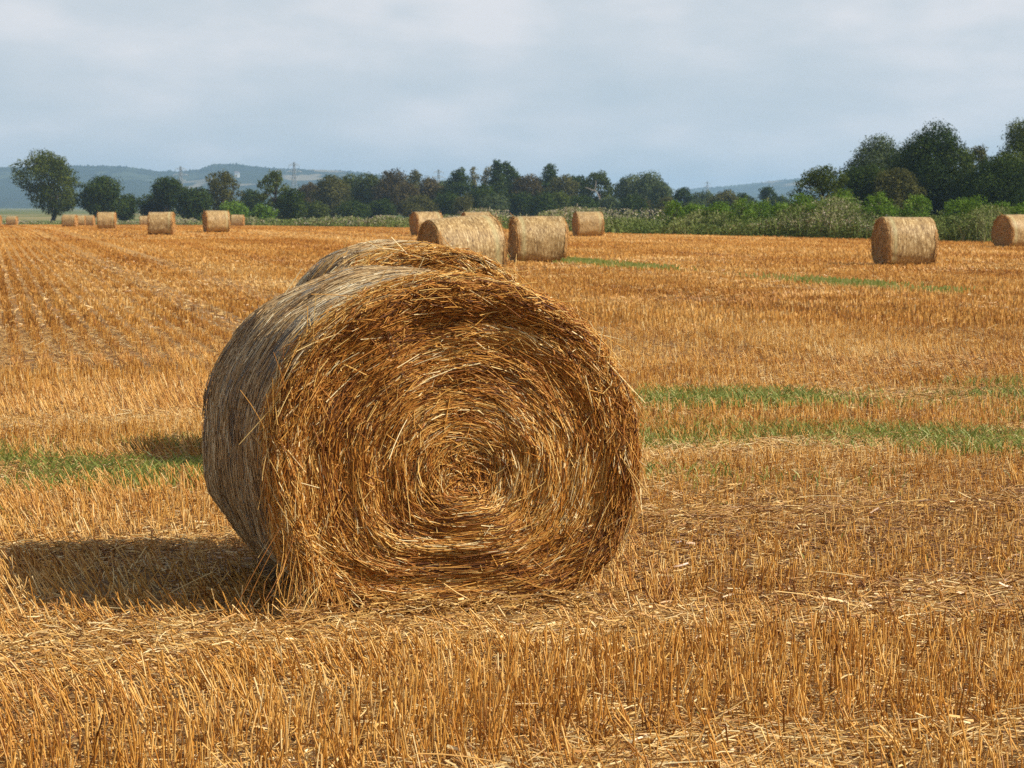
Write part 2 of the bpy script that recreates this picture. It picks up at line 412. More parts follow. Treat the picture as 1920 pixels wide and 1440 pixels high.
A = make_bale(11, .74, .645, 1.34, 42000, 4000, 40000, 330, .0016, True, skirt=330)
put(A, 0, 9.66, 18.6, 'large round straw bale nearest the viewer, its spiral end facing us', X=-.42, sink=.0)
B = make_bale(23, .71, .675, 1.34, 13000, 2500, 26000, 950, .0024, True, over=.13)
put(B, 0, 14.3, 15, 'round straw bale hidden behind the nearest one so that only its ragged top shows', tilt=2.0, X=-.65)
Cc = make_bale(37, .69, .685, 1.36, 3500, 2500, 0, 260, .004, False)
put(Cc, 868, 47.5, 115, 'tilted pale bale showing over the right shoulder of the two nearest bales', tilt=0)
Cc.rotation_euler = (R_(-3.5), 0, R_(115))
pr = [make_bale(51, .68, .65, 1.34, 1600, 1600, 0, 150, .006, False), make_bale(67, .67, .655, 1.36, 1600, 1600, 0, 120, .006, False)]
far = [
 (1008, 66, 101, 0, 'bale with a green net edge on its left, just right of the tilted bale'),
 (1102, 125, 103, 1, 'small bale by itself in front of the weedy bank right of centre'),
 (800, 126, 113, 0, 'small bale half hidden behind the left end of the tilted bale'),
 (893, 128, 106, 1, 'bale almost wholly hidden behind the top of the tilted bale'),
 (1695, 63, 101, 1, 'large bale standing alone on the right, below the dark trees'),
 (1905, 90, 112, 0, 'bale cut off by the right edge of the picture'),
 (304, 131, 92, 1, 'biggest bale of the left group, squarely side on, below the low dark trees'),
 (407, 144, 110, 0, 'bale with a dark shaded left end, just right of the biggest left bale'),
 (447, 274, 88, 1, 'small far bale touching the right end of the dark ended bale'),
 (202, 186, 95, 0, 'middle sized bale below the gap right of the big oak'),
 (133, 250, 84, 1, 'small bale under the big oak with its bright right end showing'),
 (151, 290, 96, 0, 'sliver of a tiny bale behind the small bale under the oak'),
 (168, 300, 86, 1, 'tiny bale in the gap between the small and the middle sized bale'),
 (273, 330, 95, 0, 'tiny far bale peeping out left of the biggest left bale'),
 (25, 338, 85, 1, 'tiny lone bale far out to the left, near the field edge'),
 (-7, 300, 85, 0, 'bale just cut off by the left edge of the picture'),
]
used = set()
for px, d, rz, k, lab in far:
    o = pr[k] if k not in used else dup(pr[k]); used.add(k)
    put(o, px, d, rz, lab)
    q = math.sin(px * 12.9) ; o.scale = (1 + .035 * q, 1 + .03 * math.cos(px * 7.1), 1 - .03 * q)
    if (px * 7) % 3 == 0: o.rotation_euler[2] += pi      # green net edge at the other end

# ------------------------------------------------------------------ ground
ys = np.concatenate([np.linspace(-60, 140, 41), np.linspace(145, 420, 56), np.linspace(500, 9000, 40)])
xs = np.concatenate([-np.geomspace(9000, 40, 24), np.linspace(-35, 35, 29), np.geomspace(40, 9000, 24)])
X, Y = np.meshgrid(xs, ys, indexing='ij')
mb = MB(); grid(mb, np.stack([X, Y, G(Y) - .06], -1)[:, ::1]); o = mb.build('ground', M['land']); tag(o, kind='structure')

EP = np.array([(-700, 375), (-200, 368), (0, 356), (300, 335), (450, 308), (520, 280), (650, 245), (770, 213), (960, 177), (1130, 140), (1500, 121), (1870, 101), (2200, 88), (2900, 70)], float)
ED = np.stack([gx(EP[:, 0], EP[:, 1]), EP[:, 1]], -1)
def edge_y(x):
    return np.interp(x, ED[:, 0], ED[:, 1], left=350, right=60)
fx = np.concatenate([np.linspace(-130, -30, 41), np.linspace(-28, 36, 65)])
V = np.zeros((len(fx), 0, 3))
fy = np.concatenate([np.linspace(-60, 140, 41), np.linspace(145, 420, 56)])
rows = []
for x in fx:
    e = float(edge_y(x)); yy = np.minimum(fy, e)
    rows.append(np.stack([np.full_like(yy, x), yy, G(yy)], -1))
mb = MB(); grid(mb, np.array(rows)); o = mb.build('stubble_field', M['field']); tag(o, kind='structure')

# ------------------------------------------------------------------ stubble
rg = np.random.default_rng(3)
cF, sF = cos(FANG), sin(FANG)
cH, sH = cos(R_(19.5)), sin(R_(19.5))       # rows of the headland run across the view
def to_field(x, y): return x * cF + y * sF, -x * sF + y * cF     # (across rows, along rows)
def from_field(v, s): return v * cF - s * sF, v * sF + s * cF
def to_head(x, y): return x * cH + y * sH, -x * sH + y * cH
def from_head(v, s): return v * cH - s * sH, v * sH + s * cH
HEAD = 21.5
def in_view(x, y, m=.6):
    return np.abs(x) < y * .2235 + m
def bales_clear(x, y, front=0):
    ok = np.ones_like(x, bool)
    for o, a_, l_, f_ in ((A, .52, .66, front), (B, .5, .66, 0)):
        th = o.rotation_euler[2]; dx, dy = x - o.location[0], y - o.location[1]
        u, v = dx * cos(th) + dy * sin(th), -dx * sin(th) + dy * cos(th)
        ok &= ~((np.abs(u) < a_) & (v < l_) & (v > -l_ - f_))
    return ok
TR = [(8.0, .40, .7), (10.7, .16, .9), (13.5, .55, .9), (16.85, .50, .9), (5.8, .35, .7), (20.3, .3, .5)]
def track(s, v):
    w = .12 * np.sin(v * 1.7 + s) + .08 * np.sin(v * 3.9 + 2 * s)
    return np.clip(sum(k * np.exp(-((s + w - c) / h) ** 4) for c, h, k in TR), 0, 1)
hn = Noise(71, 20, .9, 2); hn2 = Noise(72, 20, 3.0, 2); bare = Noise(73, 24, .55, 2)

def scatter(y0, y1, dens, rowgap, tuft):
    """stems on drilled rows: across the view on the headland, away from it on the main field"""
    w = y1 * .2235 + 1.2; n = int(dens / tuft * 2 * w * (y1 - y0))
    x = rg.uniform(-w, w, n); y = rg.uniform(y0, y1, n)
    v, s = to_field(x, y); vh, sh = to_head(x, y)
    head = sh < HEAD + .3 * np.sin(vh * .9)
    js = rg.normal(0, .020, n)
    row = np.round(v / .27)
    xm, ym = from_field(row * .27 + js * 1.9, s)
    xh, yh = from_head(vh, np.round(sh / rowgap) * rowgap + js * 1.3)
    x, y = np.where(head, xh, xm), np.where(head, yh, ym)
    v2, s2 = np.where(head, vh, row * .27), np.where(head, sh, s + 30)
    k = in_view(x, y) & (y > y0 - .3) & (y < edge_y(x) - .5)
    tr = track(s2, v2) * head
    k &= rg.random(n) > tr * .22
    k &= rg.random(n) > np.clip(hn3(v2 * 2.2, s2 * 2.2) - .9, 0, 1) * .22      # gaps in the rows
    # rows missing where the drill or the sprayer wheels ran on the main field
    rr = np.mod(row - 11, 44); rh = np.abs(np.sin(row * 12.9898) * 43758.5453) % 1.0
    miss = np.where(head, 0, np.where((rr == 0) | (rr == 1) | (rr == 6) | (rr == 7), .85, .4 * rh ** 2) + np.clip(bare(v2 * 2.6, s2 * .06) - .7, 0, 1) * .5)
    k &= rg.random(n) > miss
    if y0 < 16: k &= bales_clear(x, y, .30)
    x, y, v2, s2, tr = (np.repeat(q[k], tuft) for q in (x, y, v2, s2, tr))
    m = len(x); j = .012 if tuft > 1 else 0
    return x + rg.normal(0, j, m), y + rg.normal(0, j, m), v2, s2, tr
hn3 = Noise(75, 24, 1.0, 2); sw = Noise(79, 20, 1.0, 2); ln1 = Noise(76, 16, .55, 2); ln2 = Noise(77, 16, .8, 2)

def stems(mb, y0, y1, dens, rad, seg, sides, rowgap=.17, hs=1.0, tuft=1, var=.2):
    x, y, v, s, tr = scatter(y0, y1, dens, rowgap, tuft); n = len(x)
    head = s < HEAD + .5
    h = np.clip(rg.normal(.098, .032, n) + .018 * hn(v, s), .035, .26) * (1 - .25 * tr) * hs * np.where(head, 1, .78)
    patch = np.clip(ln1(v, s * 1.6) - .0, 0, 1.6) * .36                          # areas pushed over by wheels
    lean = np.abs(rg.normal(0, .15, n)) + tr * rg.uniform(.15, 1.0, n) * .95 + patch * rg.uniform(.4, 1.3, n)
    wild = rg.random(n) < .12; lean[wild] += rg.uniform(.2, .9, wild.sum())
    az = np.where(((tr > .3) | (patch > .15)) & (rg.random(n) < .8), pi * .95 + .5 * ln2(v, s) + rg.normal(0, .4, n), rg.uniform(0, 2 * pi, n))
    dirv = np.stack([np.sin(lean) * np.cos(az), np.sin(lean) * np.sin(az), np.cos(lean)], -1)
    b = np.stack([x, y, G(y) - .01], -1)
    t = np.linspace(0, 1, seg + 1)
    bend = np.stack([rg.normal(0, .10, n), rg.normal(0, .10, n), 0 * x], -1)
    P = b[:, None] + dirv[:, None] * (h[:, None] * t)[..., None] + bend[:, None] * (h[:, None] * t ** 2)[..., None] * (1 if seg > 1 else 0)
    rv = np.clip(rg.normal(.46, var, n) + .08 * hn2(v, s) + .05 * hn(v * .4, s * .4) + .12 * tr + .05 * patch + (.07 * sw(v * .9, s * .05) + .05 * sw(v * 2.6, s * .03)) * np.where(head, .3, 1), 0, 1)
    r = rg.uniform(.65, 1.4, n) * rad
    ref = None if sides > 2 else np.stack([rg.normal(0, .35, n), np.ones(n), rg.normal(0, .3, n)], -1)[:, None]
    tubes(mb, P, r, rv, sides, ref=ref, rng=rg)

mb = MB()
stems(mb, 5.0, 11, 940, .0023, 2, 3, tuft=3)
stems(mb, 11, 17, 760, .0022, 2, 3, tuft=3)
stems(mb, 17, 30, 460, .0028, 1, 3, tuft=2)
stems(mb, 30, 55, 300, .0042, 1, 2, var=.16)
stems(mb, 55, 110, 95, .0085, 1, 2, hs=.9, var=.11)
stems(mb, 110, 360, 12, .02, 1, 2, hs=.7, var=.06)
o = mb.build('stubble', M['stubble']); tag(o, kind='stuff')

def litter(mb, y0, y1, dens, rad, sides, lmul=1.0):
    w = y1 * .2235 + 1.2; n = int(dens * 2 * w * (y1 - y0))
    x = rg.uniform(-w, w, n); y = rg.uniform(y0, y1, n); v, s = to_field(x, y)
    vh, sh = to_head(x, y); head = sh < HEAD
    tr = track(sh, vh) * head
    # a litter windrow also lies in front of the big bale
    th = A.rotation_euler[2]; dx, dy = x - A.location[0], y - A.location[1]
    u_, v_ = dx * cos(th) + dy * sin(th), -dx * sin(th) + dy * cos(th)
    skirt = np.exp(-((v_ + .78) / .10) ** 2) * (np.abs(u_) < .7)
    k = in_view(x, y) & (rg.random(n) < (.50 + .14 * hn2(v, s) + .18 * tr + .6 * skirt)) & bales_clear(x, y) & (y < edge_y(x) - 1)
    x, y, tr, sk, s, v = x[k], y[k], tr[k], skirt[k], s[k], v[k]; n = len(x)
    ln = (rg.gamma(2.0, .026, n) + .015) * lmul * (1 + .35 * tr); ln = np.minimum(ln, .34)
    az = np.where((tr > .4) & (rg.random(n) < .5), rg.normal(.25, .5, n), rg.uniform(0, pi, n))
    el = rg.normal(0, .16, n)
    z = np.abs(rg.normal(.008, .016, n)) + .035 * tr * rg.random(n) + .06 * sk * rg.random(n) + np.abs(np.sin(el)) * ln / 2
    t = np.linspace(-.5, .5, 3)
    d = np.stack([np.cos(az) * np.cos(el), np.sin(az) * np.cos(el), np.sin(el)], -1)
    P = np.stack([x, y, G(y) + z], -1)[:, None] + d[:, None] * (ln[:, None] * t)[..., None]
    P[:, 1] += rg.normal(0, .05, (n, 3)) * ln[:, None]
    P[..., 2] = np.maximum(P[..., 2], G(P[..., 1]) + .002)
    tubes(mb, P, rg.uniform(.5, 1.3, n) * rad, np.clip(rg.normal(.50, .25, n) + .05 * tr + .06 * hn(v, s), 0, 1), sides, rng=rg)
mb = MB()
litter(mb, 5, 17, 4200, .0021, 3, .8)
litter(mb, 5, 13, 1300, .0032, 2, .55)
litter(mb, 17, 30, 700, .0028, 3, 1.0)
litter(mb, 30, 70, 130, .0045, 2, 1.2)
# a few long fallen straws lying across the stubble tops
n = 60; y = rg.uniform(5.5, 22, n); x = rg.uniform(-1, 1, n) * (y * .2235 + .3); k = bales_clear(x, y); x, y = x[k], y[k]; n = len(x)
az = rg.uniform(0, pi, n); ln = rg.uniform(.12, .32, n); t = np.linspace(-.5, .5, 4)
d = np.stack([np.cos(az), np.sin(az), rg.normal(0, .15, n)], -1)
P = np.stack([x, y, rg.uniform(.05, .13, n)], -1)[:, None] + d[:, None] * (ln[:, None] * t)[..., None]
P[..., 2] -= (t ** 2 * .08)[None] * ln[:, None]
tubes(mb, P, rg.uniform(.0015, .0026, n), np.clip(rg.normal(.7, .15, n), 0, 1), 3, rng=rg)
o = mb.build('straw_litter', M['litter']); tag(o, kind='stuff')

# green volunteer shoots in the wheel tracks
mb = MB()
def shoots(n, s0, sd, vlo, vhi, h, rad, gate):
    v = rg.uniform(vlo, vhi, n); s = s0 + rg.normal(0, sd * 1.3, n) + .12 * np.sin(v * 1.7)
    x, y = from_head(v, s)
    cl = Noise(91, 20, 1.0, 2)(v * 2.6, s * 2.6)
    k = (cl > gate + .30 + rg.normal(0, .45, n)) & in_view(x, y) & bales_clear(x, y); x, y = x[k], y[k]; n = len(x)
    hh = rg.uniform(.4, 1.15, n) * h; a = rg.uniform(0, 2 * pi, n); l = np.abs(rg.normal(.12, .2, n))
    t = np.linspace(0, 1, 4)
    d = np.stack([np.cos(a) * l, np.sin(a) * l, 1 + 0 * l], -1)
    P = np.stack([x, y, G(y)], -1)[:, None] + d[:, None] * (hh[:, None] * t)[..., None]
    P[..., 0] += np.cos(a)[:, None] * (hh * .35)[:, None] * t ** 3; P[..., 2] -= (hh * .15)[:, None] * t ** 3
    r = (rg.uniform(.7, 1.2, n) * rad)[:, None] * np.array([.8, 1, .8, .15])
    tubes(mb, P, r, np.clip(rg.normal(.5, .22, n), 0, 1), 2, ref=np.stack([rg.normal(0, .5, n), np.ones(n), 0 * x], -1)[:, None])
shoots(10500, 13.30, .48, .3, 3.3, .13, .0030, -.25)
shoots(3500, 14.7, .40, .3, 3.3, .10, .0030, .2)
shoots(2200, 16.3, .30, .5, 4, .09, .0032, .4)
shoots(8500, 13.2, .42, 5, 10.5, .12, .0030, .05)
shoots(14000, 13.9, .58, 5, 10.5, .12, .0030, .0)
shoots(8500, 16.7, .38, 6, 13, .12, .0034, .0)
shoots(7500, 17.2, .48, 7, 13, .11, .0034, .1)
shoots(1100, 12.0, 3.2, 0, 8, .07, .0025, 1.2)
shoots(600, 7.5, 1.6, 0, 6, .06, .0022, 1.1)
# the long thin green line down the far field
n = 5200; y = rg.uniform(42, 74, n); x = 1.36 + (67 - y) / 22 * 5.64 + rg.normal(0, .30, n)
k = Noise(95, 16, 1, 1)(y * .5) > -.5 + rg.normal(0, .6, n) + np.clip((48 - y) / 6, 0, 1) * .5; x, y = x[k], y[k]; n = len(x)
P = np.stack([x, y, G(y)], -1)[:, None] + np.stack([rg.normal(0, .03, n), 0 * x, rg.uniform(.07, .15, n)], -1)[:, None] * np.linspace(0, 1, 2)[:, None]
tubes(mb, P, .012, np.clip(rg.normal(.6, .2, n), 0, 1), 2, ref=np.array([0, 1., 0]))
o = mb.build('green_shoots', M['shoots']); tag(o, kind='stuff')

# ------------------------------------------------------------------ rough grass bank along the field edge
mb = MB()
seg = np.diff(ED, axis=0); 
def along(n):
    lens = np.linalg.norm(seg, axis=1) / ((ED[:-1, 1] + ED[1:, 1]) / 2) ** 1.0
    lens[0] *= .1; lens[-1] *= .15
    i = rg.choice(len(seg), n, p=lens / lens.sum()); t = rg.random(n)
    return ED[i] + seg[i] * t[:, None], i + t
pn = Noise(101, 20, 1, 2); pn2 = Noise(102, 24, 1, 2)
def bank(n):
    p, it = along(n); back = rg.gamma(1.5, 3.0, n)
    x, y = p[:, 0] + rg.normal(0, .5, n), p[:, 1] + back + .35
    px = x / y * FPX + 960
    right = np.clip((px - 1150) / 350, 0, 1); left = np.clip((430 - px) / 60, 0, 1)
    cl = pn(x * .30, y * .10); cl2 = pn2(x * .9, y * .30)
    h = (.82 + .60 * right - .22 * left) * (1 + .24 * cl + .22 * cl2) * np.clip(.5 + back * .10, 0, 1.0)
    pale = np.clip(.30 + .40 * cl - .12 * right + .3 * left, 0, 1)
    return x, y, h, pale, cl2, left
tb = MB(); rr_ = []
n = 5200
x, y, h, pale, cl2, left = bank(n)
for i in range(n):
    sz = y[i] / 2363 * 1.25; r = rg.choice([.25, .4, .7]); m_ = int(1.1 * r * h[i] * 1.6 / sz ** 2) + 8
    m_ = min(m_, 150)
    z = h[i] * rg.beta(1.3, 1.0, m_); q = rg.normal(0, .5, (m_, 2)) * r * (1.1 - .5 * z / h[i])[:, None]
    c = np.stack([x[i] + q[:, 0], y[i] + q[:, 1], float(G(y[i])) + z], -1)
    a_ = norm(rg.normal(size=(m_, 3)) + np.array([0, 0, .6])); b_ = norm(np.cross(a_, rg.normal(size=(m_, 3))))
    s_ = sz * rg.uniform(.4, 1.1, m_)[:, None]
    V = np.stack([c - a_ * s_ * .9, c + b_ * s_ * .45, c + a_ * s_ * .9, c - b_ * s_ * .45], 1)
    col = np.clip(rg.normal(.30, .13, m_) + .10 * cl2[i] + .2 * left[i], 0, .6)
    top = (z > h[i] * .55) & (rg.random(m_) < pale[i] * .62); col[top] = rg.uniform(.62, .98, top.sum())
    tb.add(V, np.arange(4 * m_).reshape(m_, 4), np.repeat(col, 4))
n = 11000
x, y, h, pale, cl2, left = bank(n); h = h * rg.uniform(.5, 1.12, n)
t = np.linspace(0, 1, 4); ln = rg.normal(0, .2, (n, 2))
P = np.stack([x, y, G(y) - .02], -1)[:, None] + np.stack([ln[:, 0] * h, ln[:, 1] * h, h], -1)[:, None] * t[:, None] ** np.array([2, 2, 1.0])
base = np.clip(rg.normal(.34, .14, n) + .06 * cl2 + .22 * left, 0, .62); rn = np.broadcast_to(base[:, None], (n, 4)).copy()
fl = rg.random(n) < pale * .6; rn[fl, 3] = rg.uniform(.6, .95, fl.sum()); rn[fl, 2] = .5
b4 = MB(); tubes(b4, P, (y * .00014)[:, None] * np.array([1, 1.3, 1.1, .6]), 0 * x, 2, ref=np.stack([rg.normal(0, .6, n), np.ones(n), 0 * x], -1)[:, None])
tb.add(b4.v[0], b4.f[0], np.repeat(rn.reshape(-1), 2))
o = tb.build('rough_grass', M['weed']); tag(o, kind='stuff')

# ------------------------------------------------------------------ trees
def crown_leaves(mb, rng, cen, rad, size, cover, shade):
    """leaf clumps gathered round puffs; cen (m,3), rad (m,3)"""
    for c, r in zip(cen, rad):
        area = r[0] * r[2] * pi; n = max(16, int(2.1 * cover * area / size ** 2))
        d = norm(rng.normal(size=(n, 3))); q = rng.uniform(.35, 1, n) ** .5 * (1 + .12 * rng.normal(size=n))
        p = c + d * q[:, None] * r
        nn = norm(d * .8 + rng.normal(0, .6, (n, 3)) + np.array([0, 0, .3])); a = norm(np.cross(nn, rng.normal(size=(n, 3)))); b = np.cross(nn, a)
        s = size * rng.uniform(.45, 1.25, n)[:, None] * .5
        V = np.stack([p - a * s * 1.2, p + b * s * .7, p + a * s * 1.2, p - b * s * .7], 1)
        F = np.arange(4 * n).reshape(n, 4)
        mb.add(V, F, np.repeat(np.clip(shade + rng.normal(0, .2, n), 0, 1), 4))

def tree(name, label, cat, px, d, top, wpx, style='round', leaf='leaf_dark', seed=0, group=None, bot=.18, cover=2.6, lsz=1.0, wood='bark'):
    rng = np.random.default_rng(1000 + seed)
    g = float(G(d)); H = HC + (YH - top) * d / FPX - g; W = wpx * d / FPX / 2 * (1.25 if group == WOOD else 1.4 if group == RIGHT else 1.75 if name == 'shrub' else 1.1)
    root = empty(name, (gx(px, d), d, g)); tag(root, label, cat, group)
    size = max(.07, d / 2363 * 1.9) * lsz
    zb = H * bot; zc = (H + zb) / 2; hz = (H - zb) / 2
    cen, rad = [], []
    if style == 'conifer':
        W *= 1.35; m = 34
        for i in range(m):
            f = (i + .5) / m; w = W * (1 - f ** 2.0) * rng.uniform(.75, 1.08) + .10 * W; a = rng.uniform(0, 2 * pi)
            cen.append((cos(a) * w * .55, sin(a) * w * .55, zb + f * (H - zb) * .97)); rad.append((w * .55 + .12 * W, w * .55 + .12 * W, (H - zb) * .07))
    elif style == 'poplar':
        m = 16
        for i in range(m):
            f = (i + .5) / m; w = W * (.5 + .5 * sin(pi * min(1, f * 1.05))) * rng.uniform(.7, 1)
            cen.append((rng.normal(0, .25) * W, rng.normal(0, .25) * W, zb + f * (H - zb) * .95)); rad.append((w * .7, w * .7, (H - zb) * .08))
    else:
        m = {'round': 30, 'oak': 42, 'bush': 20, 'sparse': 46}[style]
        k = {'round': .40, 'oak': .25, 'bush': .46, 'sparse': .24}[style]
        for i in range(m):
            z = 1 - 2 * (i + .5) / m; a = i * 2.39996 + rng.normal(0, .35); s = math.sqrt(1 - z * z) * rng.uniform(.45, 1.0)
            if z < -.2: s *= .95
            kk = k * rng.uniform(.65, 1.25)
            if style == 'oak': s *= rng.uniform(.8, 1.15)
            lx = -.20 * z * W if px == 98 else 0      # the big oak leans: upper crown left, lower skirt right
            cen.append((lx + cos(a) * s * W * (1 - k * .55), sin(a) * s * W * (1 - k * .55), zc + z * hz * (1 - k * .8) + rng.normal(0, .03) * hz))
            rad.append((W * kk, W * kk, min(W, hz * 1.2) * kk * .85))
    cen, rad = np.array(cen), np.array(rad)
    mt = MB(); zt = H * (.82 if style in ('conifer', 'poplar') else .6); r0 = max(.05, H * .028)
    t = np.linspace(0, 1, 6)
    P = np.stack([.12 * W * np.sin(t * 3 + seed), .1 * W * np.sin(t * 2.3 + 1 + seed), t * zt - .1], -1)
    tubes(mt, P[None], (r0 * (1.25 - t))[None], [.4], 7, ref=np.array([1., .2, .1]))
    sel = rng.choice(len(cen), min(9, len(cen)), replace=False)
    for i in sel:
        f = rng.uniform(.3, .95); q = P[0] * (1 - f) + P[-1] * f; e = cen[i]
        tt = np.linspace(0, 1, 5)[:, None]; L_ = q * (1 - tt) + e * tt; L_[:, 2] += .08 * H * np.sin(tt[:, 0] * pi)
        tubes(mt, L_[None], (r0 * .5 * (1.1 - tt[:, 0]))[None], [.5], 5, ref=np.array([.1, .3, 1.]))
    mt.build('trunk', M[wood], root)
    ml = MB()
    for c, r in zip(cen, rad):
        crown_leaves(ml, rng, [c], [r], size, cover, np.clip(.45 + rng.normal(0, .16), 0, 1))
    # stray twigs break the outline
    n = int(30 + 60 * min(1, W / 3)); d_ = norm(rng.normal(size=(n, 3))); d_[:, 2] = np.abs(d_[:, 2]) * .9 - .1
    i = rng.choice(len(cen), n); crown_leaves(ml, rng, cen[i] + d_ * rad[i] * 1.12, np.full((n, 3), size * 1.5), size * .8, .5, .5)
    ml.build('crown', M[leaf], root)
    return root

